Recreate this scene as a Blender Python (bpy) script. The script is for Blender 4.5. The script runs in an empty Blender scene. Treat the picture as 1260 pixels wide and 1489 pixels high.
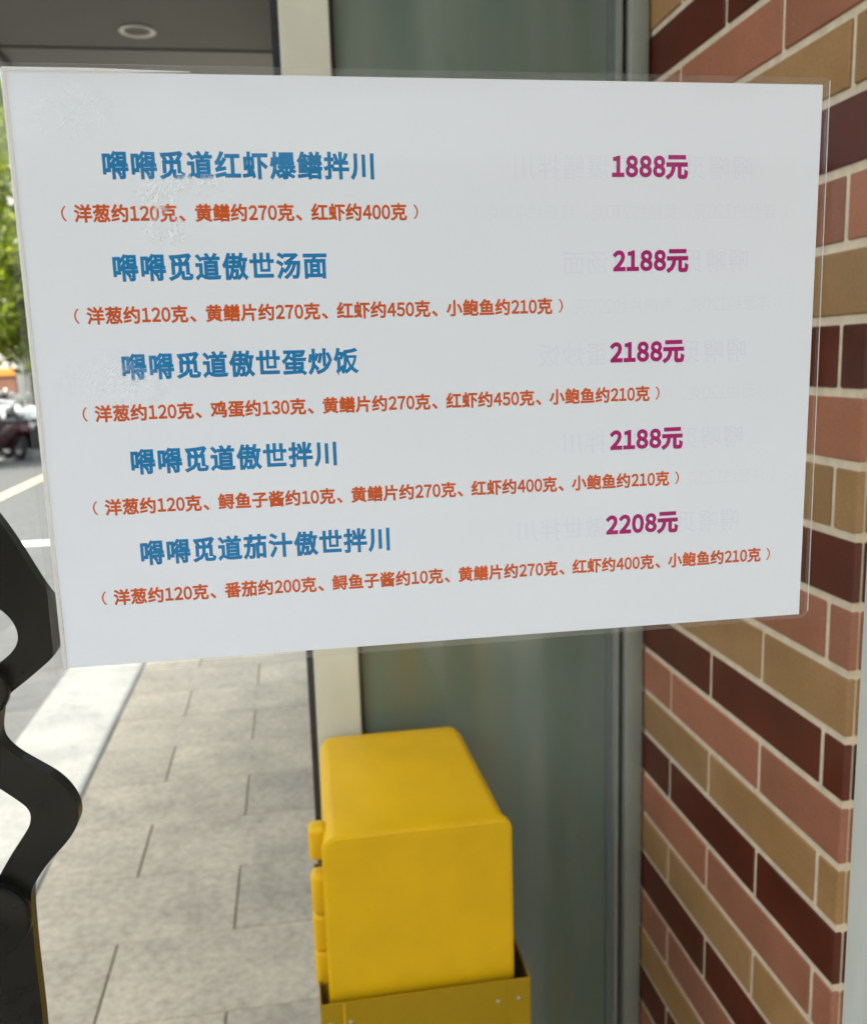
import bpy, bmesh, math, random
from mathutils import Vector, Matrix

random.seed(7)
scene = bpy.context.scene
C = scene.collection
PI = math.pi

# ------------------------------------------------------------------ camera
CAM_H = 1.55
cd = bpy.data.cameras.new('camera')
cam = bpy.data.objects.new('camera', cd)
C.objects.link(cam)
scene.camera = cam
# rows: camera right / down / forward in (right, down, forward) world axes
RW = ((0.9871, 0.0297, -0.1571), (-0.0555, 0.9851, -0.1627), (0.1499, 0.1693, 0.9741))
def wv(r): return Vector((r[0], r[2], -r[1]))
rx, up, bk = wv(RW[0]), -wv(RW[1]), -wv(RW[2])
M = Matrix((rx, up, bk)).transposed()
cam.matrix_world = Matrix.Translation((0, 0, CAM_H)) @ M.to_4x4()
cd.sensor_fit = 'VERTICAL'
cd.sensor_height = 36.0
cd.lens = 1303.45 / 1489 * 36.0
cd.clip_start = 0.02
cd.clip_end = 2000
cd.dof.use_dof = True
cd.dof.focus_distance = 0.50
cd.dof.aperture_fstop = 11.0
cd.dof.aperture_blades = 0

# ------------------------------------------------------------------ light
SUN_EL, SUN_AZ = math.radians(61), math.radians(9)      # sun high behind the camera, a little to the street side
sdir = Vector((-math.sin(SUN_AZ) * math.cos(SUN_EL), -math.cos(SUN_AZ) * math.cos(SUN_EL), math.sin(SUN_EL)))
world = bpy.data.worlds.new('World')
scene.world = world
world.use_nodes = True
wn = world.node_tree.nodes
wl = world.node_tree.links
sky = wn.new('ShaderNodeTexSky')
sky.sky_type = 'NISHITA'
sky.sun_disc = False
sky.sun_elevation = SUN_EL
sky.sun_rotation = math.atan2(sdir.x, sdir.y)
sky.air_density = 1.2
sky.dust_density = 3.0
bg = wn['Background']
bg.inputs['Strength'].default_value = 0.15
hs = wn.new('ShaderNodeHueSaturation')            # thin bright cloud: a paler blue than clear air
hs.inputs['Saturation'].default_value = 0.38
wl.new(sky.outputs[0], hs.inputs['Color'])
wl.new(hs.outputs[0], bg.inputs['Color'])
sl = bpy.data.lights.new('sun', 'SUN')
sl.energy = 2.3
sl.angle = math.radians(0.5)
sl.color = (1.0, 0.95, 0.86)
sun = bpy.data.objects.new('sun', sl)
C.objects.link(sun)
sun.rotation_euler = sdir.to_track_quat('Z', 'Y').to_euler()

scene.view_settings.view_transform = 'Standard'
scene.view_settings.look = 'None'
scene.view_settings.gamma = 1
scene.view_settings.exposure = 1.92
scene.view_settings.use_curve_mapping = False
scene.cycles.max_bounces = 10
scene.cycles.transparent_max_bounces = 16
scene.cycles.caustics_reflective = False
scene.cycles.caustics_refractive = False
scene.cycles.use_denoising = True

# ------------------------------------------------------------------ helpers
def tag(o, label=None, cat=None, group=None, kind=None):
    if label: o['label'] = label
    if cat: o['category'] = cat
    if group: o['group'] = group
    if kind: o['kind'] = kind
    return o

def empty(name, loc=(0, 0, 0), label=None, cat=None, group=None, kind=None):
    o = bpy.data.objects.new(name, None)
    C.objects.link(o)
    o.location = loc
    o.empty_display_size = 0.05
    return tag(o, label, cat, group, kind)

def link(name, me, m=None, parent=None, loc=None, rot=None):
    o = bpy.data.objects.new(name, me)
    if m is not None and not me.materials: me.materials.append(m)
    C.objects.link(o)
    if parent is not None: o.parent = parent
    if loc is not None: o.location = loc
    if rot is not None: o.rotation_euler = rot
    return o

def from_bm(name, bm, smooth=False):
    me = bpy.data.meshes.new(name)
    bmesh.ops.recalc_face_normals(bm, faces=bm.faces)
    bm.to_mesh(me)
    bm.free()
    if smooth:
        for p in me.polygons: p.use_smooth = True
        try: me.set_sharp_from_angle(angle=math.radians(40))
        except Exception: pass
    return me

def add_box(bm, x0, x1, y0, y1, z0, z1, bevel=0, seg=1):
    r = bmesh.ops.create_cube(bm, size=1)
    vs = r['verts']
    for v in vs:
        v.co = Vector(((x0 + x1) / 2 + v.co.x * (x1 - x0), (y0 + y1) / 2 + v.co.y * (y1 - y0), (z0 + z1) / 2 + v.co.z * (z1 - z0)))
    if bevel:
        es = list({e for v in vs for e in v.link_edges})
        bmesh.ops.bevel(bm, geom=es, offset=bevel, segments=seg, affect='EDGES', profile=0.5)

def box(name, x0, x1, y0, y1, z0, z1, m, parent=None, bevel=0, seg=1, smooth=False):
    bm = bmesh.new()
    add_box(bm, x0, x1, y0, y1, z0, z1, bevel, seg)
    return link(name, from_bm(name, bm, smooth), m, parent)

def cyl(bm, p0, p1, r0, r1=None, n=16, caps=True):
    r1 = r0 if r1 is None else r1
    p0, p1 = Vector(p0), Vector(p1)
    d = p1 - p0
    q = d.to_track_quat('Z', 'Y').to_matrix().to_4x4()
    r = bmesh.ops.create_cone(bm, cap_ends=caps, cap_tris=False, segments=n, radius1=max(r0, 1e-5), radius2=max(r1, 1e-5), depth=d.length)
    bmesh.ops.transform(bm, matrix=Matrix.Translation((p0 + p1) / 2) @ q, verts=r['verts'])
    return r['verts']

def ball(bm, c, s, sub=2):
    r = bmesh.ops.create_icosphere(bm, subdivisions=sub, radius=1)
    for v in r['verts']: v.co = Vector((c[0] + v.co.x * s[0], c[1] + v.co.y * s[1], c[2] + v.co.z * s[2]))
    return r['verts']

def prism(bm, pts, y0, y1, axis='Y'):
    """closed outline pts (a, b) swept along an axis"""
    def P(a, b, t):
        return {'Y': (a, t, b), 'X': (t, a, b), 'Z': (a, b, t)}[axis]
    lo = [bm.verts.new(P(a, b, y0)) for a, b in pts]
    hi = [bm.verts.new(P(a, b, y1)) for a, b in pts]
    n = len(pts)
    f0 = bm.faces.new(lo); f1 = bm.faces.new(hi[::-1])
    for i in range(n):
        bm.faces.new((lo[i], hi[i], hi[(i + 1) % n], lo[(i + 1) % n]))
    return f0, f1

def rrect(x0, x1, z0, z1, rs, n=8):
    """rounded rectangle; rs = radii at (x0z0, x1z0, x1z1, x0z1)"""
    out = []
    for (cx, cz, a0), r in zip(((x0, z0, PI), (x1, z0, 1.5 * PI), (x1, z1, 0), (x0, z1, .5 * PI)), rs):
        sx = 1 if cx == x0 else -1
        sz = 1 if cz == z0 else -1
        if r <= 0:
            out.append((cx, cz)); continue
        for k in range(n + 1):
            a = a0 + k / n * PI / 2
            out.append((cx + sx * r + r * math.cos(a), cz + sz * r + r * math.sin(a)))
    return out

# ------------------------------------------------------------------ materials
class NT:
    def __init__(s, name):
        s.m = bpy.data.materials.new(name)
        s.m.use_nodes = True
        s.n = s.m.node_tree.nodes
        s.l = s.m.node_tree.links
        s.p = s.n['Principled BSDF']
        s.o = s.n['Material Output']
    def new(s, t, **k):
        x = s.n.new(t)
        for a, b in k.items():
            if a in x.inputs.keys(): x.inputs[a].default_value = b
            else: setattr(x, a, b)
        return x
    def coord(s, scale=(1, 1, 1), kind='Object'):
        tc = s.new('ShaderNodeTexCoord')
        mp = s.new('ShaderNodeMapping')
        mp.inputs['Scale'].default_value = scale
        s.l.new(tc.outputs[kind], mp.inputs['Vector'])
        return mp.outputs[0]
    def noise(s, vec, scale, detail=4, rough=.55):
        x = s.new('ShaderNodeTexNoise')
        x.inputs['Scale'].default_value = scale
        x.inputs['Detail'].default_value = detail
        x.inputs['Roughness'].default_value = rough
        if vec is not None: s.l.new(vec, x.inputs['Vector'])
        return x.outputs['Fac']
    def ramp(s, fac, stops):
        x = s.new('ShaderNodeValToRGB')
        e = x.color_ramp.elements
        while len(e) < len(stops): e.new(.5)
        for i, (p, c) in enumerate(stops):
            e[i].position = p
            e[i].color = (*c, 1) if len(c) == 3 else c
        s.l.new(fac, x.inputs[0])
        return x.outputs[0]
    def mix(s, fac, a, b, mode='MIX'):
        x = s.new('ShaderNodeMix', data_type='RGBA', blend_type=mode)
        for i, v in ((0, fac), (6, a), (7, b)):
            if isinstance(v, (int, float)): x.inputs[i].default_value = v
            elif isinstance(v, tuple): x.inputs[i].default_value = (*v, 1)
            else: s.l.new(v, x.inputs[i])
        return x.outputs[2]
    def bump(s, h, strength, dist=.001):
        x = s.new('ShaderNodeBump')
        x.inputs['Strength'].default_value = strength
        x.inputs['Distance'].default_value = dist
        s.l.new(h, x.inputs['Height'])
        s.l.new(x.outputs[0], s.p.inputs['Normal'])
        return x.outputs[0]

def simple(name, col, rough=.5, metal=0., var=.12, scale=30, spec=.5, bump=0., bdist=.001):
    t = NT(name)
    v = t.coord()
    nz = t.noise(v, scale, 5)
    lo = tuple(c * (1 - var) for c in col); hi = tuple(min(1, c * (1 + var)) for c in col)
    t.l.new(t.ramp(nz, ((.3, lo), (.7, hi))), t.p.inputs['Base Color'])
    t.p.inputs['Roughness'].default_value = rough
    t.p.inputs['Metallic'].default_value = metal
    t.p.inputs['Specular IOR Level'].default_value = spec
    if bump: t.bump(t.noise(v, scale * 4, 4), bump, bdist)
    return t.m

def brick_mat(name, a, b):
    t = NT(name)
    oi = t.new('ShaderNodeObjectInfo')
    v = t.coord((1, 1, 1))
    add = t.new('ShaderNodeVectorMath', operation='ADD')
    sc = t.new('ShaderNodeVectorMath', operation='SCALE')
    sc.inputs['Scale'].default_value = 7
    cmb = t.new('ShaderNodeCombineXYZ')
    for i in range(3): t.l.new(oi.outputs['Random'], cmb.inputs[i])
    t.l.new(cmb.outputs[0], sc.inputs[0])
    t.l.new(v, add.inputs[0]); t.l.new(sc.outputs[0], add.inputs[1])
    vv = add.outputs[0]
    big = t.noise(vv, 9, 3)
    c1 = t.ramp(big, ((.3, a), (.72, b)))
    rnd = t.ramp(oi.outputs['Random'], ((0, (.86, .88, .9)), (1, (1.1, 1.08, 1.04))))
    c2 = t.mix(1.0, c1, rnd, 'MULTIPLY')
    fine = t.noise(vv, 260, 4, .7)
    c3 = t.mix(.5, c2, t.ramp(fine, ((.35, (.8, .8, .8)), (.65, (1.15, 1.15, 1.15)))), 'MULTIPLY')
    # tiny pale specks of mortar splashed on the tile face
    sp = t.new('ShaderNodeTexVoronoi'); sp.inputs['Scale'].default_value = 34
    t.l.new(vv, sp.inputs['Vector'])
    spk = t.ramp(sp.outputs['Distance'], ((.0, (1, 1, 1)), (.035, (0, 0, 0))))
    sep = t.new('ShaderNodeSeparateColor'); t.l.new(sp.outputs['Color'], sep.inputs[0])
    gt = t.new('ShaderNodeMath', operation='GREATER_THAN'); gt.inputs[1].default_value = .86
    t.l.new(sep.outputs[0], gt.inputs[0])
    ml = t.new('ShaderNodeMath', operation='MULTIPLY')
    t.l.new(spk, ml.inputs[0]); t.l.new(gt.outputs[0], ml.inputs[1])
    c4 = t.mix(ml.outputs[0], c3, (.62, .55, .42))
    t.l.new(c4, t.p.inputs['Base Color'])
    t.p.inputs['Roughness'].default_value = .42
    t.p.inputs['Specular IOR Level'].default_value = .3
    h = t.noise(vv, 55, 6, .6)
    t.bump(h, .35, .0014)
    return t.m

M_bdark = brick_mat('brick_dark', (.066, .0105, .003), (.118, .016, .0055))
M_bmid = brick_mat('brick_red', (.30, .118, .066), (.39, .152, .090))
M_btan = brick_mat('brick_tan', (.32, .175, .068), (.42, .235, .102))
M_mortar = simple('mortar', (.70, .58, .43), .9, var=.12, scale=60, bump=.6, bdist=.001)
M_tileedge = simple('tile_edge', (.16, .10, .075), .8, var=.3, scale=80)

def paver_mat(name, lo, hi, sc=1.0):
    t = NT(name)
    oi = t.new('ShaderNodeObjectInfo')
    v = t.coord((1, 1, 1))
    add = t.new('ShaderNodeVectorMath', operation='ADD')
    cmb = t.new('ShaderNodeCombineXYZ')
    mul = t.new('ShaderNodeMath', operation='MULTIPLY'); mul.inputs[1].default_value = 31
    t.l.new(oi.outputs['Random'], mul.inputs[0])
    for i in range(3): t.l.new(mul.outputs[0], cmb.inputs[i])
    t.l.new(v, add.inputs[0]); t.l.new(cmb.outputs[0], add.inputs[1])
    vv = add.outputs[0]
    n1 = t.noise(vv, 5 * sc, 5, .6)
    n2 = t.noise(vv, 42 * sc, 7, .68)
    n3 = t.noise(vv, 260 * sc, 3, .7)
    c = t.ramp(n2, ((.22, lo), (.80, hi)))
    c = t.mix(.75, c, t.ramp(n1, ((.3, (.70, .70, .71)), (.7, (1.14, 1.12, 1.08)))), 'MULTIPLY')
    c = t.mix(.45, c, t.ramp(n3, ((.3, (.78, .78, .78)), (.7, (1.2, 1.2, 1.2)))), 'MULTIPLY')
    rnd = t.ramp(oi.outputs['Random'], ((0, (.9, .9, .91)), (1, (1.08, 1.07, 1.05))))
    c = t.mix(1.0, c, rnd, 'MULTIPLY')
    # dark gum spots
    sp = t.new('ShaderNodeTexVoronoi'); sp.inputs['Scale'].default_value = 5
    t.l.new(vv, sp.inputs['Vector'])
    c = t.mix(t.ramp(sp.outputs['Distance'], ((.02, (.8, .8, .8)), (.045, (0, 0, 0)))), c, tuple(x * .35 for x in lo))
    t.l.new(c, t.p.inputs['Base Color'])
    t.p.inputs['Roughness'].default_value = .75
    ad = t.new('ShaderNodeMath', operation='ADD'); t.l.new(n2, ad.inputs[0]); t.l.new(n3, ad.inputs[1])
    t.bump(ad.outputs[0], .5, .003)
    return t.m

M_paver = paver_mat('granite_paver', (.31, .265, .195), (.64, .57, .44))
M_kerb = paver_mat('pale_granite', (.21, .21, .195), (.33, .325, .30))
M_lane = paver_mat('lane_paver', (.08, .08, .077), (.145, .145, .138))
M_joint = simple('joint_sand', (.27, .24, .19), .95, var=.3, scale=60)
M_asphalt = simple('asphalt', (.09, .09, .087), .9, var=.2, scale=12, bump=.5, bdist=.004)
M_paint_w = simple('road_paint_white', (.75, .74, .70), .7, var=.12, scale=20)
M_paint_y = simple('road_paint_yellow', (.72, .56, .26), .7, var=.12, scale=20)
M_alu = simple('painted_aluminium', (.66, .65, .55), .42, var=.05, scale=14)
M_stile = simple('pale_aluminium', (.60, .62, .59), .4, var=.04, scale=10)
M_alu2 = simple('grey_aluminium', (.28, .30, .265), .38, var=.06, scale=10, metal=.0)
M_alu3 = simple('dark_grey_profile', (.15, .17, .17), .4, var=.08, scale=20)
M_gasket = simple('black_gasket', (.014, .015, .02), .45, var=.2)
M_black = simple('black_metal', (.007, .0068, .006), .27, var=.3, scale=40, spec=.18, bump=.08, bdist=.0003)
M_soffit = simple('soffit_panel', (.088, .088, .078), .62, var=.05, scale=3)
M_soffit2 = simple('soffit_trim', (.082, .082, .075), .5, var=.05, scale=3)
M_white = simple('white_plastic', (.75, .73, .68), .5, var=.03)
M_lens = simple('frosted_lens', (.62, .61, .56), .35, var=.03)
M_render = simple('pale_render', (.52, .50, .45), .85, var=.08, scale=2)
M_render2 = simple('brown_grey_render', (.17, .15, .12), .9, var=.1, scale=2)
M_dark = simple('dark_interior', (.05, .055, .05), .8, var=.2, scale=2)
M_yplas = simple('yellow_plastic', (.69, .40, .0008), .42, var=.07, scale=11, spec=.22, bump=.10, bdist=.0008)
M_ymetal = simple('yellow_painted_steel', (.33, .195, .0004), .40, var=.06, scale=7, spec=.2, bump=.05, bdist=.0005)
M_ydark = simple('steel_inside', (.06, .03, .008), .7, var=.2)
M_screw = simple('screw_steel', (.42, .36, .22), .3, metal=.8, var=.2)
M_bark = simple('bark', (.075, .055, .04), .9, var=.35, scale=14, bump=.8, bdist=.02)
M_chrome = simple('chrome', (.6, .6, .6), .2, metal=1.)
M_tyre = simple('tyre_rubber', (.02, .02, .02), .85, var=.2)
M_redp = simple('maroon_paint', (.065, .010, .014), .25, var=.08)
M_blackp = simple('black_paint', (.02, .02, .022), .22, var=.1)
M_greyp = simple('silver_paint', (.38, .39, .4), .28, var=.05)
M_orange = simple('orange_board', (.55, .20, .03), .5, var=.06, scale=4)
M_brown = simple('brown_board', (.14, .06, .035), .6, var=.15, scale=4)
M_vanw = simple('white_vehicle_paint', (.80, .81, .82), .25, var=.02, scale=3)
M_winglass = simple('dark_window', (.03, .04, .045), .1, var=.2)

def glass_tint():
    """deep green-grey film backed glazing, glossy in front, softly streaked"""
    t = NT('tinted_glazing')
    v = t.coord((3.2, 1, .45))
    n = t.noise(v, 3.0, 3, .5)
    c = t.ramp(n, ((.3, (.165, .175, .105)), (.50, (.135, .19, .155)), (.72, (.20, .235, .205))))
    t.l.new(c, t.p.inputs['Base Color'])
    t.p.inputs['Roughness'].default_value = .09
    t.p.inputs['Specular IOR Level'].default_value = .6
    w = t.noise(t.coord((1, 1, .3)), 2.5, 2)
    t.bump(w, .12, .01)
    return t.m
M_glaz = glass_tint()

def clear_mat(name, tint=(1, 1, 1), rough=0.0, f0=.0035, bumps=None, haze=0.0, hazecol=(.8, .82, .85)):
    """thin clear sheet: transparent body, Schlick reflection per face, a little haze"""
    t = NT(name)
    t.n.remove(t.p)
    tr = t.new('ShaderNodeBsdfTransparent'); tr.inputs[0].default_value = (*tint, 1)
    gl = t.new('ShaderNodeBsdfGlossy'); gl.inputs['Roughness'].default_value = rough
    lw = t.new('ShaderNodeLayerWeight'); lw.inputs['Blend'].default_value = .5
    pw = t.new('ShaderNodeMath', operation='POWER'); pw.inputs[1].default_value = 5
    t.l.new(lw.outputs['Facing'], pw.inputs[0])
    fr = t.new('ShaderNodeMath', operation='MULTIPLY_ADD'); fr.inputs[1].default_value = .8; fr.inputs[2].default_value = f0
    t.l.new(pw.outputs[0], fr.inputs[0])
    mx = t.new('ShaderNodeMixShader')
    base = tr.outputs[0]
    if haze:
        df = t.new('ShaderNodeBsdfTranslucent'); df.inputs[0].default_value = (*hazecol, 1)
        d2 = t.new('ShaderNodeBsdfDiffuse'); d2.inputs[0].default_value = (*hazecol, 1)
        m0 = t.new('ShaderNodeMixShader'); m0.inputs[0].default_value = .5
        t.l.new(df.outputs[0], m0.inputs[1]); t.l.new(d2.outputs[0], m0.inputs[2])
        m1 = t.new('ShaderNodeMixShader'); m1.inputs[0].default_value = haze
        t.l.new(tr.outputs[0], m1.inputs[1]); t.l.new(m0.outputs[0], m1.inputs[2])
        base = m1.outputs[0]
    if bumps:
        t.l.new(bumps(t), gl.inputs['Normal'])
    t.l.new(fr.outputs[0], mx.inputs[0]); t.l.new(base, mx.inputs[1]); t.l.new(gl.outputs[0], mx.inputs[2])
    out = mx.outputs[0]
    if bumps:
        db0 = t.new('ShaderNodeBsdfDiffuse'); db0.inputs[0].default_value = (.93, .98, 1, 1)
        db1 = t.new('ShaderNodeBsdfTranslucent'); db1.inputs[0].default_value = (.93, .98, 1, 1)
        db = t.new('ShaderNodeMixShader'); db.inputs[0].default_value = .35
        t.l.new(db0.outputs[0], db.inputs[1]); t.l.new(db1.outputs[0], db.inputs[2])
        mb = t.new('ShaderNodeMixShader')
        t.l.new(painted_glints(t), mb.inputs[0]); t.l.new(out, mb.inputs[1]); t.l.new(db.outputs[0], mb.inputs[2])
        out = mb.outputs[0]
    t.l.new(out, t.o.inputs['Surface'])
    return t.m
def painted_glints(t):  # film glints put into the colour as white patches
    """crinkled white spots painted in place of glints on the laminate"""
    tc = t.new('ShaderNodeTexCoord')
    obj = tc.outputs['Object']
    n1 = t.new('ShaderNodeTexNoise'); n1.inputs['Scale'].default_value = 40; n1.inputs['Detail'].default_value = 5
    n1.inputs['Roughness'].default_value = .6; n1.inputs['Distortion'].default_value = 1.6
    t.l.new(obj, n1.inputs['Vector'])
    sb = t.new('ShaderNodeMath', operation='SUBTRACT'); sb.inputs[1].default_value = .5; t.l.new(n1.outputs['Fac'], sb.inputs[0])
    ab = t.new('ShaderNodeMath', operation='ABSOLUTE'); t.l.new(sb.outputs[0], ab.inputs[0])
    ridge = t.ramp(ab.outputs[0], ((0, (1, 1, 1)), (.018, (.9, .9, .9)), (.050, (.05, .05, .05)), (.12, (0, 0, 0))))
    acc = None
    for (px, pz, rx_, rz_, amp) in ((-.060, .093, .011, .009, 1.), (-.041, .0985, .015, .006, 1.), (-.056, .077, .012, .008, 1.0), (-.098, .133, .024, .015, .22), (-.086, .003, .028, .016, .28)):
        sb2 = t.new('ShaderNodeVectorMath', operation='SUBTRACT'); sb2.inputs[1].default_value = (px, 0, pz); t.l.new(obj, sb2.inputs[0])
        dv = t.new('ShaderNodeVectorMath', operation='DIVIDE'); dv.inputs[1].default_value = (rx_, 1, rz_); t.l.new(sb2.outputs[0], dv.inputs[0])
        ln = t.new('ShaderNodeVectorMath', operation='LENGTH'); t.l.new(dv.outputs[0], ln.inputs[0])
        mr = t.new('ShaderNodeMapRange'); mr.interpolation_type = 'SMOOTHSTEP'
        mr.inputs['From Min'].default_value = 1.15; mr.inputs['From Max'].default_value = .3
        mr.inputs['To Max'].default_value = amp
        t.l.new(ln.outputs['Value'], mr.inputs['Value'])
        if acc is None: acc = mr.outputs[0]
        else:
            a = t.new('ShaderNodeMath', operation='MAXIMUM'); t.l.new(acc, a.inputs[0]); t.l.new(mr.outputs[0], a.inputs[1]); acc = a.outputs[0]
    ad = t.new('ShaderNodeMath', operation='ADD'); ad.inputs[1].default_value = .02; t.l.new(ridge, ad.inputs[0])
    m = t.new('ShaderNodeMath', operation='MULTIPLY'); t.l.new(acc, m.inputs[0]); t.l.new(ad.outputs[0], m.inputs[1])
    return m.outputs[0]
M_door_glass = clear_mat('clear_door_glass', (.97, .985, .975))

def film_bumps(t):
    """gentle waviness plus puckering near three spots of the laminate"""
    tc = t.new('ShaderNodeTexCoord')
    obj = tc.outputs['Object']
    wob = t.noise(obj, 9, 2)
    fine = t.noise(obj, 95, 5, .65)
    acc = None
    for (px, pz, r) in ((-.046, .096, .030), (-.088, .125, .034), (-.083, .010, .036)):
        sub = t.new('ShaderNodeVectorMath', operation='DISTANCE')
        sub.inputs[1].default_value = (px, 0, pz)
        t.l.new(obj, sub.inputs[0])
        mr = t.new('ShaderNodeMapRange'); mr.interpolation_type = 'SMOOTHSTEP'
        mr.inputs['From Min'].default_value = r; mr.inputs['From Max'].default_value = r * .2
        t.l.new(sub.outputs['Value'], mr.inputs['Value'])
        if acc is None: acc = mr.outputs[0]
        else:
            a = t.new('ShaderNodeMath', operation='MAXIMUM'); t.l.new(acc, a.inputs[0]); t.l.new(mr.outputs[0], a.inputs[1]); acc = a.outputs[0]
    m = t.new('ShaderNodeMath', operation='MULTIPLY'); t.l.new(acc, m.inputs[0]); t.l.new(fine, m.inputs[1])
    b1 = t.new('ShaderNodeBump'); b1.inputs['Strength'].default_value = .25; b1.inputs['Distance'].default_value = .006
    t.l.new(wob, b1.inputs['Height'])
    b2 = t.new('ShaderNodeBump'); b2.inputs['Strength'].default_value = 1.0; b2.inputs['Distance'].default_value = .0008
    t.l.new(m.outputs[0], b2.inputs['Height']); t.l.new(b1.outputs[0], b2.inputs['Normal'])
    return b2.outputs[0]
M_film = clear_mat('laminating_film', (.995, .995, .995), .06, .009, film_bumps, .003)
M_film_edge = clear_mat('film_edge', (.96, .96, .96), .1, .015, None, .07)
M_seam = clear_mat('film_seam', (.95, .95, .95),   .3, .01, None, .97, (.95, .96, .96))  # white body puts the seam's bright highlight into its colour

M_paper = simple('white_paper', (.785, .86, .965), .6, var=.012, scale=6, spec=.2)
def ink(name, a, b):
    return simple(name, a, .55, var=.10, scale=40, spec=.3)
M_blue = ink('blue_ink', (.001, .20, .48), 0)
M_mag = ink('magenta_ink', (.38, .001, .16), 0)
M_orange_ink = ink('orange_ink', (.58, .090, .006), 0)
M_ghost_b = simple('show_through_blue', (.745, .812, .955), .6, var=.01, spec=.2)
M_ghost_o = simple('show_through_orange', (.765, .838, .942), .6, var=.01, spec=.2)

def leaf_mat(name, a, b):
    t = NT(name)
    t.n.remove(t.p)
    oi = t.new('ShaderNodeNewGeometry')
    c = t.ramp(oi.outputs['Random Per Island'], ((0, a), (1, b)))
    d = t.new('ShaderNodeBsdfPrincipled'); d.inputs['Roughness'].default_value = .45
    tl = t.new('ShaderNodeBsdfTranslucent')
    t.l.new(c, d.inputs['Base Color'])
    t.l.new(t.mix(1.0, c, (1.5, 1.5, .6), 'MULTIPLY'), tl.inputs[0])
    mx = t.new('ShaderNodeMixShader'); mx.inputs[0].default_value = .4
    t.l.new(d.outputs[0], mx.inputs[1]); t.l.new(tl.outputs[0], mx.inputs[2])
    t.l.new(mx.outputs[0], t.o.inputs['Surface'])
    return t.m
M_leaf = leaf_mat('leaf_bright', (.06, .10, .008), (.26, .30, .02))
M_leaf2 = leaf_mat('leaf_deep', (.02, .05, .012), (.09, .15, .03))

# ================================================================== SETTING
def sheet(name, x0, x1, y0, y1, z, m):
    me = bpy.data.meshes.new(name)
    me.from_pydata([(x0, y0, z), (x1, y0, z), (x1, y1, z), (x0, y1, z)], [], [(0, 1, 2, 3)])
    o = link(name, me, m)
    o['kind'] = 'structure'
    return o
sheet('ground', -600, 600, -600, 900, -.104, M_joint)
sheet('road', -16, -1.86, -60, 400, -.100, M_asphalt)

# pavement bed with stones
bed = box('pavement', -1.235, 3.0, -6, 60, -.098, -.016, M_joint); bed['kind'] = 'structure'
lane = box('cycle_lane', -1.86, -1.237, -6, 60, -.0975, -.0905, M_joint); lane['kind'] = 'structure'

_cache = {}
def block(w, d, h, bev, m, key=''):
    k = (round(w, 4), round(d, 4), round(h, 4), m.name, key)
    if k not in _cache:
        bm = bmesh.new()
        add_box(bm, -w / 2, w / 2, -d / 2, d / 2, -h / 2, h / 2, bev)
        me = from_bm('block', bm)
        me.materials.append(m)
        _cache[k] = me
    return _cache[k]

rp = random.Random(3)
JX0, JX1 = -.236, -.548                     # longitudinal joints alternate from course to course
rows = [2.008 + .3235 * k for k in range(-24, 30)]
for k, y in enumerate(rows):
    gap = .006
    xs = [-.838]
    base = JX1 if k % 2 == 0 else JX0
    x = base
    while x < 1.9:
        xs.append(x); x += .62
    xs.append(2.2)
    for a, b in zip(xs[:-1], xs[1:]):
        if a > .10 and y > 1.0: continue    # under the shop
        if b - a < .03: continue
        bb = min(b, .5) if y > 1.0 and a > -.3 else b
        w = bb - a - .0038
        me = block(w, .3235 - .0028, .05, .003, M_paver)
        link('paving_stone', me, None, bed, ((a + bb) / 2, y + .3235 / 2, -.025 + rp.uniform(-.0012, .0012)), (rp.uniform(-.002, .002), rp.uniform(-.002, .002), 0))
for k in range(-4, 14):
    me = block(.392, .894, .14, .006, M_kerb)
    link('kerb_stone', me, None, bed, (-1.036, 1.2 + k * .9, -.0685 + rp.uniform(-.001, .001)))
for k in range(0, 44):
    for j in range(2):
        y = .4 + k * .2
        me = block(.294, .194, .05, .002, M_lane)
        link('lane_brick', me, None, lane, (-1.39 - .30 * j - (.0 if k % 2 else .003), y, -.0665 + rp.uniform(-.0015, .0015)))

# road paint
sheet('yellow_line', -3.95, -3.78, -20, 200, -.0955, M_paint_y)
sheet('white_edge_line', -5.62, -5.46, -20, 200, -.0955, M_paint_w)
sheet('white_stop_line', -3.70, -1.92, 8.85, 9.08, -.0955, M_paint_w)

# soffit over the pavement, and unseen storeys added to block sun
sf = box('soffit', -1.06, 6, 1.30, 3.96, 2.80, 2.86, M_soffit); sf['kind'] = 'structure'
unseen_soffit = box('soffit', -1.40, 6, -3.4, -.80, 2.80, 2.86, M_soffit); unseen_soffit['kind'] = 'structure'  # unseen rear roof added for shade, leaving a made-up slot for sky light
tr = box('soffit_end_trim', -1.06, 6, 3.972, 4.6, 2.795, 2.86, M_soffit2, sf)
tr2 = box('soffit_side_trim', -1.10, -1.063, 1.30, 4.6, 2.77, 2.9, M_soffit2, sf)
up_ = box('unseen_storeys', -1.09, 6, 1.335, 4.58, 2.91, 9, M_render, None)
tag(up_, 'pale rendered unseen storeys added over the ceiling to block sun', 'building')
up2 = box('unseen_storeys', -1.42, 6, -3.4, -.83, 2.91, 9, M_render, None)  # unseen mass added to keep sun out of the slot
tag(up2, 'pale rendered unseen storeys added behind the viewer to block sun, across the open slot', 'building')

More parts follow.
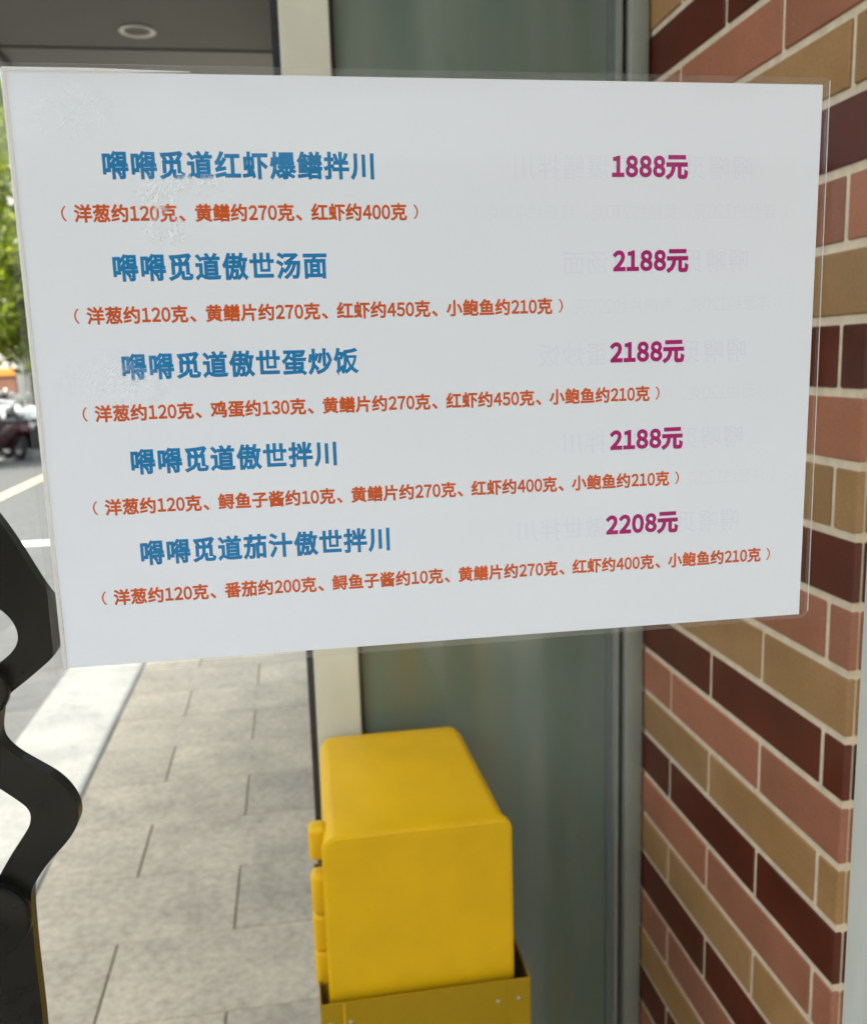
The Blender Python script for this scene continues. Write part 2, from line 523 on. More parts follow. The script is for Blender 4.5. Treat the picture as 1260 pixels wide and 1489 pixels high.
def downlight(loc):
    o = empty('downlight', loc, 'small round white recessed ceiling light left of the post', 'ceiling light')
    bm = bmesh.new()
    n = 40
    prof = [(.058, 0), (.066, -.001), (.067, -.004), (.060, -.006), (.050, -.004), (.046, .004), (.045, .016)]
    prev = None
    for r, z in prof:
        ring = [bm.verts.new((r * math.cos(2 * PI * i / n), r * math.sin(2 * PI * i / n), z)) for i in range(n)]
        if prev:
            for i in range(n): bm.faces.new((prev[i], prev[(i + 1) % n], ring[(i + 1) % n], ring[i]))
        prev = ring
    link('trim_ring', from_bm('trim_ring', bm, True), M_white, o)
    bm = bmesh.new()
    bmesh.ops.create_circle(bm, cap_ends=True, radius=.0458, segments=n)
    link('lens', from_bm('lens', bm), M_lens, o, (0, 0, .010))
    return o
downlight((-.4935, 3.765, 2.7995))

# ================================================================== SHOPFRONT
sh = empty('shopfront', (0, 1.34, 0), 'pale metal shopfront post with tall grey green glass panel beside the brick wall', 'shopfront')
box('corner_post', .0125, .0815, 0, .07, 0, 2.79, M_alu, sh, .0015)
box('gasket_strip', .0015, .0115, .004, .06, 0, 2.79, M_gasket, sh)
box('glazing_gasket', .0825, .088, .012, .03, 0, 2.79, M_gasket, sh)
g = box('glass_panel', .0885, .4885, .018, .028, .02, 2.79, M_glaz, sh)
box('glazing_gasket', .4890, .4975, .010, .03, 0, 2.79, M_alu3, sh)
box('jamb_inner', .498, .5035, -.004, .05, 0, 2.79, M_alu2, sh)
box('jamb_recess', .504, .5125, .012, .05, 0, 2.79, M_gasket, sh)
box('jamb', .513, .5425, -.012, .05, 0, 2.79, M_alu2, sh, .004, 2, True)
box('sill', .0885, .4885, .012, .05, 0, .02, M_alu2, sh)

# side wall going back from the post (seen edge on) and the wall behind the glazing
sw = empty('shop_side_wall', (.014, 1.41, 0), 'glazed shop side wall running back from the pale post, seen edge on', 'wall')
box('wall_base', 0.004, .10, .003, 2.9, 0, .35, M_alu3, sw)
for k in range(3):
    box('window_frame', .004, .06, .003 + k * .96, .06 + k * .96, .352, 2.79, M_alu2, sw)
    box('glass_pane', .02, .03, .062 + k * .96, .96 + k * .96, .352, 2.79, M_winglass, sw)
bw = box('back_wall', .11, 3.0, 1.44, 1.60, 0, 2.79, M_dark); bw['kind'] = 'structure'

# ================================================================== BRICK WALL
WX, WY = .545, .7975
wall = empty('brick_wall', (WX, WY, 0), 'glazed brick tile wall in dark brown, red and tan courses with pale mortar', 'wall')
TH = .010
PITCH = .0715
HJ = .0095
ZK0 = 1.5035 + 7 * PITCH                     # mortar line 0
# backing body, mortar face recessed 1.5 mm behind the tile faces
bm = bmesh.new()
add_box(bm, .0022, 1.6, .0022, .62, -.0, 2.79)
link('mortar_backing', from_bm('mortar_backing', bm), M_mortar, wall)
mats = (M_bdark, M_bmid, M_btan)             # course below line k: k % 3 == 0 dark
rb = random.Random(11)
K0 = -10
K1 = 28
for k in range(K0, K1 + 1):
    zt = ZK0 - k * PITCH - HJ / 2
    zb = zt - (PITCH - HJ)
    if zt < .02 or zb > 2.78: continue
    zt = min(zt, 2.785); zb = max(zb, .003)
    m = mats[k % 3]
    h = zt - zb
    # side face (normal -X), joints along depth
    js = [WY]
    y = (.9665 if k % 2 else .838)
    while y < 1.355:
        js.append(y); y += .2615
    js.append(1.352)
    for a, b in zip(js[:-1], js[1:]):
        ya = a if a == WY else a + .004
        yb = b if b == js[-1] else b - .004
        if yb - ya < .008: continue
        me = block(TH, yb - ya, h, .0014, m, 's')
        link('brick', me, None, wall, (TH / 2 - rb.uniform(0, .0008), (ya + yb) / 2 - WY, (zt + zb) / 2), (0, 0, 0))
    # front face (normal -Y): starts behind the edge of the side tile, fine joint between
    x = TH + .0022
    first = True
    js = [x]
    x = WX and (.125 if k % 2 == 0 else .255)
    while x < 1.0:
        js.append(x); x += .2615
    js.append(1.03)
    for a, b in zip(js[:-1], js[1:]):
        xa = a if a == js[0] else a + .004
        xb = b - .004
        me = block(xb - xa, TH, h, .0014, m, 'f')
        link('brick', me, None, wall, ((xa + xb) / 2, TH / 2 - .0002, (zt + zb) / 2))

# ================================================================== YELLOW BOX
yb = empty('plastic_box', (.1225, 1.0, .60), 'bright yellow plastic box with rounded corners standing in the yellow steel holder', 'box')
def box_shell():
    bm = bmesh.new()
    secs = [(0.000, .0025, .0), (.0025, .0006, .0), (.006, 0, 0), (.10, .0015, .0), (.28, .005, .0), (.303, .008, .0015), (.315, .012, .005), (.321, .018, .011), (.323, .026, .018)]
    rings = []
    for y, inset, ztop in secs:
        pts = rrect(-.1145 + inset, .1145 - inset, 0, .388 - ztop - inset * .4, (.004, .004, .017, .017), 10)
        rings.append([bm.verts.new((a, y, b)) for a, b in pts])
    for r0, r1 in zip(rings[:-1], rings[1:]):
        n = len(r0)
        for i in range(n): bm.faces.new((r0[i], r1[i], r1[(i + 1) % n], r0[(i + 1) % n]))
    bm.faces.new(rings[0]); bm.faces.new(rings[-1][::-1])
    return from_bm('body', bm, True)
link('body', box_shell(), M_yplas, yb)
# lid rim: a raised rounded lip around the front face
def lip():
    bm = bmesh.new()
    o = rrect(-.1165, .1170, .0, .3895, (.004, .004, .014, .020), 10)
    i = rrect(-.1120, .1130, .004, .3850, (.003, .003, .011, .016), 10)
    for y0, y1 in ((-.002, .010),):
        O0 = [bm.verts.new((a, y0 + .0015, b)) for a, b in o]; I0 = [bm.verts.new((a, y0, b)) for a, b in i]
        O1 = [bm.verts.new((a, y1, b)) for a, b in o]; I1 = [bm.verts.new((a, y1, b)) for a, b in i]
        n = len(o)
        for q in range(n):
            p = (q + 1) % n
            bm.faces.new((O0[q], O0[p], I0[p], I0[q])); bm.faces.new((O0[q], O1[q], O1[p], O0[p])); bm.faces.new((I0[q], I0[p], I1[p], I1[q]))
        bm.faces.new(I0)
    return from_bm('front_lid', bm, True)
link('front_lid', lip(), M_yplas, yb)
# gripping lugs down the left side
def lug(z0, z1, r=.009):
    bm = bmesh.new()
    add_box(bm, -.1315, -.108, .030, .058, z0, z1, r, 4)
    return link('side_lug', from_bm('side_lug', bm, True), M_yplas, yb)
lug(.3405, .3845, .0075)
lug(.266, .322); lug(.216, .268, .007); lug(.168, .218, .007)
box('side_rail', -.1255, -.112, .034, .056, .05, .170, M_yplas, yb, .004, 2, True)

# ------------------------------------------------------------------ holder
hd = empty('steel_holder', (.1255, .985, 0), 'yellow painted sheet steel stand with screws holding the plastic box', 'holder')
TW = .0015
def holder():
    bm = bmesh.new()
    x0, x1, y1, z0, z1 = -.1315, .1315, .318, .42, .7785
    add_box(bm, x0, x1, 0, TW, z0, z1, .0005)
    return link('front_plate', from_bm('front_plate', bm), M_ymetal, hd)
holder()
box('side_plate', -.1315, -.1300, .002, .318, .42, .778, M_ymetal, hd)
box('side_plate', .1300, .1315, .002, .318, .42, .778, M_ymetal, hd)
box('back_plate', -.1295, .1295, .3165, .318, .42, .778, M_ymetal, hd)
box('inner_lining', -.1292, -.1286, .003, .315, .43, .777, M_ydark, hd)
box('inner_lining', .1286, .1292, .003, .315, .43, .777, M_ydark, hd)
box('inner_lining', -.1285, .1285, .3150, .3158, .43, .777, M_ydark, hd)
box('bottom_plate', -.1285, .1285, .003, .314, .585, .59, M_ydark, hd)
box('fold_strip', -.1035, -.1015, -.0006, -.0001, .42, .7775, M_yplas, hd)
box('fold_strip', .1005, .1018, -.0006, -.0001, .42, .7775, M_ymetal, hd)
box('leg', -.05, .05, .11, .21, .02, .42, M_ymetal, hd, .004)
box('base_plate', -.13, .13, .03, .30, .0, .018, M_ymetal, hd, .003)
for sx, sz in ((.1162, .7515), (.0895, .7507), (-.0953, .7508), (-.1196, .7505)):
    bm = bmesh.new()
    vs = ball(bm, (0, 0, 0), (.0032, .0020, .0032), 2)
    link('screw', from_bm('screw', bm, True), M_screw, hd, (sx, -.0004, sz))

# ================================================================== GLASS DOOR + HANDLE
dr = empty('glass_door', (0, .4845, 0), 'clear glass door with pale stile and black wavy handle, in front of the scene', 'door')
box('glass_pane', -.62, .3590, 0, .006, .12, 2.45, M_door_glass, dr)
box('stile', .3592, .44, -.012, .03, .02, 2.6, M_stile, dr, .003, 2, True)
hpts_r = [(-0.1824, 1.520), (-0.1700, 1.4950), (-0.1561, 1.4732), (-0.1474, 1.4568), (-0.1387, 1.438), (-0.1333, 1.428), (-0.1293, 1.4219), (-0.1278, 1.4148), (-0.1294, 1.4052), (-0.1336, 1.3957), (-0.1477, 1.3838), (-0.1622, 1.3724), (-0.1661, 1.3612), (-0.1674, 1.3492), (-0.1612, 1.3397), (-0.1511, 1.3313), (-0.1405, 1.3227), (-0.1333, 1.3128), (-0.1302, 1.3028), (-0.1313, 1.2945), (-0.1378, 1.2847), (-0.1492, 1.2729), (-0.1577, 1.2611), (-0.1607, 1.2529), (-0.1619, 1.2225), (-0.1619, 1.1909), (-0.162, 1.1711), (-0.1628, 1.1386)]
hpts_l = [(-0.1946, 1.144), (-0.192, 1.1758), (-0.19, 1.2151), (-0.1853, 1.2449), (-0.1782, 1.2637), (-0.1714, 1.2756), (-0.1628, 1.2877), (-0.1567, 1.2974), (-0.1562, 1.3058), (-0.1621, 1.3127), (-0.172, 1.322), (-0.185, 1.3348), (-0.1912, 1.3496), (-0.189, 1.3693), (-0.1818, 1.3805), (-0.1648, 1.3912), (-0.157, 1.3976), (-0.1524, 1.4039), (-0.1521, 1.4109), (-0.1555, 1.4189), (-0.1612, 1.4251), (-0.1761, 1.4474), (-0.1950, 1.4760), (-.2080, 1.505)]
def cr(pts, n=4):
    """Catmull-Rom through an open list of points"""
    P = [pts[0]] + pts + [pts[-1]]
    out = []
    for i in range(1, len(P) - 2):
        for q in range(n):
            t = q / n
            a = []
            for d in (0, 1):
                p0, p1, p2, p3 = P[i - 1][d], P[i][d], P[i + 1][d], P[i + 2][d]
                a.append(.5 * (2 * p1 + (p2 - p0) * t + (2 * p0 - 5 * p1 + 4 * p2 - p3) * t * t + (3 * p1 - p0 - 3 * p2 + p3) * t ** 3))
            out.append(tuple(a))
    out.append(pts[-1])
    return out
bm = bmesh.new()
outline = cr(hpts_r, 10) + cr(hpts_l, 10)
def resample(pts, step):
    n = len(pts); seg = [math.dist(pts[i], pts[(i + 1) % n]) for i in range(n)]
    tot = sum(seg); k = int(tot / step); out = []; i = 0; acc = 0
    for q in range(k):
        d = q * tot / k
        while acc + seg[i] < d: acc += seg[i]; i += 1
        t = (d - acc) / max(seg[i], 1e-9); a, b = pts[i], pts[(i + 1) % n]
        out.append((a[0] + (b[0] - a[0]) * t, a[1] + (b[1] - a[1]) * t))
    return out
outline = resample(outline, .0014)
for _ in range(6):
    n = len(outline)
    outline = [tuple((outline[i - 1][d] + 2 * outline[i][d] + outline[(i + 1) % n][d]) / 4 for d in (0, 1)) for i in range(n)]
prism(bm, outline, 0, .010)
es = [e for e in bm.edges if abs(e.verts[0].co.y - e.verts[1].co.y) < 1e-6]
bmesh.ops.bevel(bm, geom=es, offset=.0009, segments=2, affect='EDGES', profile=.5)
hn = link('handle', from_bm('handle', bm, True), M_black, dr, (-.0018, .500 - .4845, 0))
def mount(cx, cz, r):
    bm = bmesh.new()
    cyl(bm, (0, .0065, 0), (0, .0150, 0), r, r, 40)
    es = [e for e in bm.edges if abs(e.verts[0].co.y - e.verts[1].co.y) < 1e-5]
    bmesh.ops.bevel(bm, geom=es, offset=.0022, segments=3, affect='EDGES', profile=.5)
    link('handle_mount', from_bm('handle_mount', bm, True), M_black, dr, (cx, 0, cz))
    bm = bmesh.new()
    cyl(bm, (0, .0063, 0), (0, .0066, 0), r * .78, r * .78, 40)
mount(-.1835, 1.2445, .0222)
mount(-.1760, 1.3795, .0165)

# ================================================================== LAMINATED MENU SHEET
SY = .4805
PX0, PX1, PZ0, PZ1 = -.1247, .2955, 1.3935, 1.6904
sg = empty('menu_sheet', (0, SY, 1.54), 'white laminated menu sheet with blue dish names and magenta prices, fixed on glass door', 'menu sign')
def flat(name, pts, y, m, th=0):
    bm = bmesh.new()
    if th: prism(bm, pts, y, y + th)
    else: bm.faces.new([bm.verts.new((a, y, b)) for a, b in pts])
    return link(name, from_bm(name, bm), m, sg)
Z0 = 1.54
flat('paper', [(PX0, PZ0 - Z0), (PX1 - .0015, PZ0 - Z0 - .0018), (PX1, PZ1 - Z0), (PX0 - .0007, PZ1 - Z0)], 0, M_paper, .0002)
# clear pouch: front skin over the whole sheet with rounded corners, back skin behind it
fo = rrect(PX0 - .0062, PX1 + .0040, PZ0 - Z0 - .0042, PZ1 - Z0 + .0036, (.002, .006, .002, .002), 6)
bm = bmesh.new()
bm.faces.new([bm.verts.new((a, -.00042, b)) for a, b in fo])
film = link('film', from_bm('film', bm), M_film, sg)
# bonded border between the pouch skins, and the pinched seam along the paper edge
def ring_mesh(o0, i0, y0, y1):
    bm = bmesh.new()
    A = [bm.verts.new((a, y0, b)) for a, b in o0]; B = [bm.verts.new((a, y0, b)) for a, b in i0]
    n = len(A)
    for q in range(n): bm.faces.new((A[q], A[(q + 1) % n], B[(q + 1) % n], B[q]))
    A2 = [bm.verts.new((a, y1, b)) for a, b in o0]
    for q in range(n): bm.faces.new((A[q], A2[q], A2[(q + 1) % n], A[(q + 1) % n]))
    return bm
inn = rrect(PX0 - .0018, PX1 + .0016, PZ0 - Z0 - .0014, PZ1 - Z0 + .0012, (.001, .001, .001, .001), 6)
link('film_border', from_bm('film_border', ring_mesh(fo, inn, -.0003, .0003)), M_film_edge, sg)
def tube_path(pts, r, m, name):
    bm = bmesh.new()
    for a, b in zip(pts[:-1], pts[1:]):
        cyl(bm, a, b, r, r, 8)
    return link(name, from_bm(name, bm, True), m, sg)
e = .0008
tube_path([(PX0 - e - .0004, -.0001, PZ0 - Z0), (PX0 - e - .0008, -.0001, PZ1 - Z0 + e), (PX0 + .040, -.0001, PZ1 - Z0 + e)], .0011, M_seam, 'seam')
bm = bmesh.new(); cyl(bm, (PX0 + .0402, -.0001, PZ1 - Z0 + e), (PX0 + .085, -.0001, PZ1 - Z0 + e), .0011, .0002, 8)
link('seam', from_bm('seam', bm, True), M_seam, sg)
tube_path([(PX0 + .086, -.0001, PZ1 - Z0 + e), (PX1 + e, -.0001, PZ1 - Z0 + e)], .0003, M_film_edge, 'seam')
tube_path([(PX1 + .0040, -.0001, PZ1 - Z0 + .002), (PX1 + .0040, -.0001, PZ0 - Z0)], .00025, M_seam, 'seam')

# ------------------------------------------------------------------ lettering
_gl = {}
def glyph(ch, bold):
    """outline of one character; the stroke weight comes from a tiny bevel all round"""
    k = (ch, bold)
    if k in _gl: return _gl[k]
    cu = bpy.data.curves.new('glyph', 'FONT')
    cu.body = chr(0xFF10 + int(ch)) if ch in '0123456789' else ch      # the wide digit forms have the squarer printed shape
    cu.size = 1
    cu.bevel_depth = bold
    cu.bevel_resolution = 0
    cu.resolution_u = 3
    ob = bpy.data.objects.new('glyph', cu)
    me = bpy.data.meshes.new_from_object(ob)
    vs = [(v.co.x, v.co.y, v.co.z / bold if bold else 0) for v in me.vertices]
    fs = [tuple(p.vertices) for p in me.polygons if not bold or min(me.vertices[i].co.z for i in p.vertices) > -bold * .5]
    bpy.data.meshes.remove(me)
    bpy.data.objects.remove(ob)
    bpy.data.curves.remove(cu)
    xs = [v[0] for v in vs]; ys = [v[1] for v in vs]
    _gl[k] = (vs, fs, min(xs), max(xs), min(ys), max(ys))
    return _gl[k]

DIG = '0123456789'
def line(name, text, x0, x1, zc, h, m, bold=.02, digw=.56, y=-.00004, mirror=False, track=.06, parw=.5):
    """one printed line fitted between x0 and x1, glyph height h"""
    V, F = [], []
    pen = 0
    _, _, a8, b8, zl, zh = glyph('8', bold)
    sy = .84 / (zh - zl)
    for ch in text:
        o = None
        if ch in DIG:
            vs, fs, a, b, lo, hi = glyph(ch, bold)
            sx = (digw - .05) / (b8 - a8)
            ox = pen + digw / 2 - (a + b) / 2 * sx
            pts = [(ox + p[0] * sx, (p[1] - zl) * sy + .04, p[2]) for p in vs]
            pen += digw
        else:
            wt = bold * .3 if ch in '（）' else bold
            vs, fs, a, b, lo, hi = glyph(ch, wt)
            adv, sh = 1.0, 0
            if ch == '（': adv, sh = .84, -.58 + .06
            elif ch == '）': adv, sh = .84, .34
            elif ch == '、': adv, sh = .95, .05
            vs_ = [(p[0], .38 + (p[1] - .38) * .86, p[2]) for p in vs] if ch in '（）' else vs
            pts = [(pen + sh + p[0], p[1] + .09, p[2]) for p in vs_]
            pen += adv + track
        o = len(V)
        V += pts
        F += [tuple(i + o for i in f) for f in fs]
    mnx = min(v[0] for v in V); mxx = max(v[0] for v in V)
    s = h / .94
    sx = (x1 - x0) / (mxx - mnx)
    me = bpy.data.meshes.new(name)
    pts = []
    for a, b, c in V:
        xx = x0 + (a - mnx) * sx
        if mirror: xx = (x0 + x1) - xx
        pts.append((xx, y - c * .00002, zc - Z0 + (b - .47) * s))
    me.from_pydata(pts, [], F)
    return link(name, me, m, sg)

names = ['嘚嘚觅道红虾爆鳝拌川', '嘚嘚觅道傲世汤面', '嘚嘚觅道傲世蛋炒饭', '嘚嘚觅道傲世拌川', '嘚嘚觅道茄汁傲世拌川']
nx = [(-.0846, .0485), (-.0839, .0222), (-.0837, .0364), (-.0834, .0225), (-.0825, .0492)]
nz = [1.6478, 1.5989, 1.5500, 1.5015, 1.4532]
prices = ['1888元', '2188元', '2188元', '2188元', '2208元']
px = [(.1756, .2186), (.1762, .2198), (.1748, .2183), (.1749, .2183), (.1727, .2163)]
desc = ['（洋葱约120克、黄鳝约270克、红虾约400克）',
        '（洋葱约120克、黄鳝片约270克、红虾约450克、小鲍鱼约210克）',
        '（洋葱约120克、鸡蛋约130克、黄鳝片约270克、红虾约450克、小鲍鱼约210克）',
        '（洋葱约120克、鲟鱼子酱约10克、黄鳝片约270克、红虾约400克、小鲍鱼约210克）',
        '（洋葱约120克、番茄约200克、鲟鱼子酱约10克、黄鳝片约270克、红虾约400克、小鲍鱼约210克）']
dx = [(-.106, .0706), (-.1045, .1482), (-.105, .204), (-.1043, .2163), (-.1041, .2739)]
dz = [1.6251, 1.5758, 1.5269, 1.4784, 1.4302]
for i in range(5):
    line('dish_name', names[i], *nx[i], nz[i], .0128, M_blue, .034)
    line('price', prices[i], *px[i], nz[i] + .0001, .0126, M_mag, .050, digw=.62, track=0)
    line('ingredients', desc[i], *dx[i], dz[i], .0083, M_orange_ink, .033, digw=.56, track=.02)
    # the print on the back of the paper showing through, mirrored
    a, b = nx[i]
    mx_ = (PX0 + PX1)
    line('show_through_name', names[i], mx_ - b, mx_ - a, nz[i] - .0006, .0128, M_ghost_b, 0, y=-.00002, mirror=True)
    a, b = dx[i]
    line('show_through_ingredients', desc[i], mx_ - b, mx_ - a, dz[i] - .0006, .0086, M_ghost_o, 0, digw=.56, y=-.00001, mirror=True, track=.02)

# ================================================================== STREET BEYOND
def tree(loc, hgt, rad, seed, m, label, trunk_r=.13, nleaf=9000, leaf=.09, low=1.6, cat='tree', group=None):
    rt = random.Random(seed)
    o = empty('tree', loc, label, cat, group)
    bm = bmesh.new()
    cyl(bm, (0, 0, -.05), (.05, 0, low + .4), trunk_r, trunk_r * .75, 12, False)
    cyl(bm, (.05, 0, low + .38), (-.05, .1, hgt * .8), trunk_r * .74, trunk_r * .25, 10, False)
    for k in range(9):
        a = rt.uniform(0, 2 * PI); z = low + rt.uniform(.1, hgt * .4)
        r = rad * rt.uniform(.5, .85)
        cyl(bm, (0.02, 0, z), (r * math.cos(a), r * math.sin(a), z + rt.uniform(.5, 1.5)), trunk_r * .35, .02, 7, False)
    link('trunk', from_bm('trunk', bm, True), M_bark, o)
    clumps = []
    for k in range(46):
        a = rt.uniform(0, 2 * PI); t = rt.random() ** .6
        z = low + (hgt - low) * rt.random()
        env = math.sin(PI * min(1, max(0.08, (z - low) / (hgt - low) * .8 + .18))) ** .6
        clumps.append((rad * env * t * math.cos(a), rad * env * t * math.sin(a), z, rt.uniform(.35, .8)))
    V, F = [], []
    for k in range(nleaf):
        c = rt.choice(clumps)
        d = Vector((rt.gauss(0, 1), rt.gauss(0, 1), rt.gauss(0, .7)))
        d = d.normalized() * c[3] * rt.random() ** .45
        p = Vector(c[:3]) + d
        n = Vector((rt.gauss(0, 1), rt.gauss(0, 1), rt.gauss(.6, 1))).normalized()
        u = n.orthogonal().normalized()
        u = Matrix.Rotation(rt.uniform(0, 2 * PI), 3, n) @ u
        w = n.cross(u)
        s = leaf * rt.uniform(.6, 1.3)
        b = len(V)
        V += [p - u * s, p - w * s * .45, p + u * s, p + w * s * .45]
        F.append((b, b + 1, b + 2, b + 3))
    me = bpy.data.meshes.new('crown'); me.from_pydata(V, [], F)
    link('crown', me, m, o)
    return o
tree((-5.35, 16.5, -.1), 5.6, 1.7, 1, M_leaf, 'bright yellow green street tree just left of the menu sheet edge', nleaf=16000, low=1.55)
tree((-7.4, 15.0, -.1), 6.0, 2.0, 2, M_leaf2, 'darker green street tree at the far left frame edge', nleaf=12000, low=1.7)
tree((-4.9, 25.0, -.1), 7.0, 2.2, 3, M_leaf2, 'deep green tree farther down the street behind the yellow green one', nleaf=13000, low=1.3)
tree((-7.4, 27, -.1), 9.0, 2.6, 4, M_leaf, 'tall light green tree far down the street behind the scooters', nleaf=12000, low=2.2)
tree((-5.5, -8.5, -.1), 7.5, 2.6, 6, M_leaf2, 'leafy green tree behind the viewer, mirrored faintly in the glass panel', nleaf=9000, low=1.2)

# orange and brown shop board below the foliage
sb = empty('street_kiosk', (-8.25, 21.5, -.1), 'street kiosk with orange board and brown shutter under the trees', 'kiosk')
box('board', -2.2, 2.2, -.05, .05, 1.54, 1.70, M_orange, sb, .01)
box('shutter', -2.2, 2.2, 0, .1, 1.14, 1.535, M_brown, sb)
box('body', -2.2, 2.2, .12, 2.0, .0, 2.1, M_render, sb)
box('counter', -2.2, 2.2, -.1, .11, .95, 1.0, M_greyp, sb)
box('window', -2.0, 2.0, .06, .115, 1.01, 1.135, M_winglass, sb)

# white car parked beyond the scooters
def parked_car(loc, rz):
    o = empty('parked_car', loc, 'white car parked beyond the scooters under the trees', 'car')
    o.rotation_euler = (0, 0, rz)
    bm = bmesh.new()
    side = [(-2.15, .30), (2.15, .30), (2.2, .62), (2.05, .82), (1.1, .96), (.35, 1.40), (-.9, 1.43), (-1.7, 1.05), (-2.15, 1.0), (-2.22, .6)]
    prism(bm, side, -.86, .86, 'Y')
    bmesh.ops.bevel(bm, geom=[e for e in bm.edges if abs(e.verts[0].co.y - e.verts[1].co.y) < 1e-6], offset=.07, segments=3, affect='EDGES')
    link('body', from_bm('body', bm, True), M_vanw, o)
    for s in (-1, 1):
        bm = bmesh.new()
        prism(bm, [(-1.45, 1.02), (.85, 1.00), (.28, 1.33), (-.88, 1.35)], s * .864 - .003, s * .864 + .003, 'Y')
        link('side_window', from_bm('side_window', bm), M_winglass, o)
        for x in (-1.35, 1.38):
            bm = bmesh.new(); cyl(bm, (x, s * .70, .32), (x, s * .88, .32), .32, .32, 24)
            w = link('wheel', from_bm('wheel', bm, True), M_tyre, o)
            bm = bmesh.new(); cyl(bm, (x, s * .885, .32), (x, s * .89, .32), .20, .20, 18)
            link('hub_cap', from_bm('hub_cap', bm), M_greyp, w)
        bm = bmesh.new(); ball(bm, (2.10, s * .62, .68), (.10, .17, .07), 2)
        link('headlight', from_bm('headlight', bm, True), M_lens, o)
    bm = bmesh.new()
    v = [bm.verts.new(p) for p in ((1.04, -.70, 1.01), (1.04, .70, 1.01), (.42, .60, 1.375), (.42, -.60, 1.375))]
    bm.faces.new(v)
    g_ = bmesh.ops.extrude_face_region(bm, geom=bm.faces[:])
    bmesh.ops.translate(bm, vec=(.012, 0, .018), verts=[q for q in g_['geom'] if isinstance(q, bmesh.types.BMVert)])
    link('windscreen', from_bm('windscreen', bm), M_winglass, o)
    box('grille', 2.19, 2.215, -.4, .4, .42, .56, M_blackp, o)
    return o
parked_car((-7.45, 20.4, -.1), .12)

def scooter(loc, rz, paint, label, group='scooters parked at the roadside', lean=.08):
    o = empty('parked_scooter', loc, label, 'scooter', group)
    o.rotation_euler = (lean, 0, rz)
    for x, nm in ((-.62, 'rear_wheel'), (.62, 'front_wheel')):
        bm = bmesh.new()
        R_, r_ = .20, .05
        n, q = 24, 8
        rings = []
        for i in range(n):
            a = 2 * PI * i / n
            rings.append([bm.verts.new((x + (R_ + r_ * math.cos(2 * PI * j / q)) * math.cos(a), r_ * math.sin(2 * PI * j / q), .25 + (R_ + r_ * math.cos(2 * PI * j / q)) * math.sin(a))) for j in range(q)])
        for i in range(n):
            for j in range(q):
                bm.faces.new((rings[i][j], rings[(i + 1) % n][j], rings[(i + 1) % n][(j + 1) % q], rings[i][(j + 1) % q]))
        w = link(nm, from_bm(nm, bm, True), M_tyre, o)
        bm = bmesh.new(); cyl(bm, (x, -.03, .25), (x, .03, .25), .155, .155, 18)
        link('rim', from_bm('rim', bm), M_chrome, w)
    bm = bmesh.new()
    body = [(-.86, .55), (-.80, .68), (-.30, .66), (-.12, .52), (-.05, .30), (.34, .28), (.42, .36), (.44, .86), (.52, .88), (.60, .50), (.50, .22), (.30, .18), (-.30, .18), (-.45, .40), (-.78, .46)]
    prism(bm, body, -.14, .14)
    bmesh.ops.bevel(bm, geom=[e for e in bm.edges if abs(e.verts[0].co.y - e.verts[1].co.y) < 1e-6], offset=.05, segments=2, affect='EDGES')
    link('body', from_bm('body', bm, True), paint, o)
    box('seat', -.78, -.16, -.13, .13, .675, .765, M_blackp, o, .035, 3, True)
    bm = bmesh.new()
    cyl(bm, (.62, 0, .30), (.42, 0, 1.0), .03, .025, 10)
    cyl(bm, (.42, -.33, 1.03), (.42, .33, 1.03), .016, .016, 10)
    link('handlebar', from_bm('handlebar', bm, True), M_blackp, o)
    bm = bmesh.new(); ball(bm, (.52, 0, .90), (.07, .10, .09), 2)
    link('headlight', from_bm('headlight', bm, True), M_lens, o)
    for s in (-1, 1):
        bm = bmesh.new()
        cyl(bm, (.42, s * .22, 1.03), (.40, s * .30, 1.20), .006, .006, 6)
        ball(bm, (.40, s * .31, 1.23), (.015, .06, .04), 2)
        link('mirror', from_bm('mirror', bm, True), M_chrome, o)
    bm = bmesh.new()
    pts = [(.62 + .30 * math.cos(a), .25 + .29 * math.sin(a)) for a in [PI * t / 10 for t in range(1, 10)]]
    pts += [(.62 + .265 * math.cos(a), .25 + .26 * math.sin(a)) for a in [PI * t / 10 for t in range(9, 0, -1)]]
    prism(bm, pts, -.06, .06)
    link('mudguard', from_bm('mudguard', bm, True), paint, o)
    bm = bmesh.new(); cyl(bm, (-.2, -.15, .02), (-.1, -.08, .3), .012, .012, 6)
    link('kick_stand', from_bm('kick_stand', bm), M_chrome, o)
    return o
scooter((-5.45, 18.2, -.1), PI * .72, M_redp, 'maroon scooter at the roadside, the nearest of the parked row')
scooter((-4.92, 17.9, -.1), PI * .80, M_blackp, 'black scooter close to the menu sheet edge in the parked row')
scooter((-6.0, 18.3, -.1), PI * .60, M_greyp, 'silver scooter left of the maroon one in the parked row')
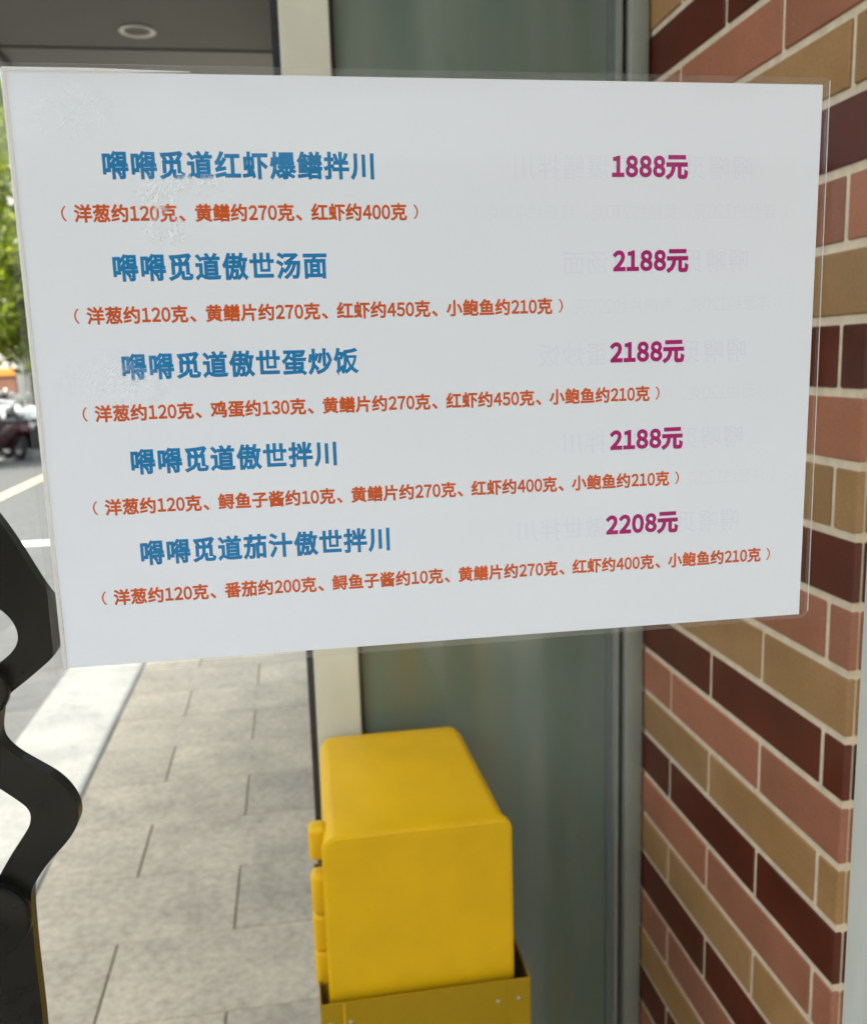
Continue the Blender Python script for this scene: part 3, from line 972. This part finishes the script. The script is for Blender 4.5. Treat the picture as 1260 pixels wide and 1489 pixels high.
scooter((-5.6, 19.7, -.1), PI * .55, M_blackp, 'black scooter behind the maroon one in the parked row')

# pale building at the end of the street and low hedge
fb = empty('far_building', (-12, 60, -.1), 'pale block of flats far behind the street trees', 'building')
box('wall', -9, 9, 0, 8, 0, 16, M_render, fb)
for r in range(5):
    for c in range(7):
        w = box('window', -8 + c * 2.4, -6.7 + c * 2.4, -.06, -.003, 1.4 + r * 3, 2.9 + r * 3, M_winglass, fb)

# row across the street to mirror, plus an added sky blocker behind the viewer
ob = empty('opposite_building', (-17, -2, -.1), 'grey rendered building on the other side of the road', 'building')
box('wall', -6, 0, -16, 18, 0, 9, M_render, ob)
bb_ = empty('sky_block_building', (-2, -18, -.1), 'brown grey building far behind the viewer, added to block sky mirrored in the glass', 'building')
box('wall', -12, 14, -6, 0, 0, 5.6, M_render2, bb_)
for r in range(2):
    for c in range(6):
        box('window', -10.5 + c * 3.8, -8.3 + c * 3.8, .003, .05, 1.0 + r * 2.6, 2.5 + r * 2.6, M_winglass, bb_)

# clipped hedge closing the view under the trees
hg = empty('hedge', (-5.0, 23.2, -.1), 'dark clipped hedge under the trees behind the white car', 'hedge')
rh = random.Random(21)
V, F = [], []
for k in range(9000):
    p = Vector((rh.uniform(-2.2, 2.2), rh.uniform(-.45, .45), rh.uniform(.02, 1.85)))
    if rh.random() < .6: p.y = -.45 + rh.uniform(-.06, .05)
    n = Vector((rh.gauss(0, 1), rh.gauss(-.5, 1), rh.gauss(.4, 1))).normalized()
    u = Matrix.Rotation(rh.uniform(0, 2 * PI), 3, n) @ n.orthogonal().normalized()
    w = n.cross(u); q = .06 * rh.uniform(.7, 1.3); b = len(V)
    V += [p - u * q, p - w * q * .5, p + u * q, p + w * q * .5]; F.append((b, b + 1, b + 2, b + 3))
me = bpy.data.meshes.new('foliage'); me.from_pydata(V, [], F)
link('foliage', me, M_leaf2, hg)
bm = bmesh.new()
for k in range(6): cyl(bm, (-2 + k * .8, 0, 0), (-2 + k * .8, 0, 1.5), .03, .015, 6)
link('stem', from_bm('stem', bm), M_bark, hg)
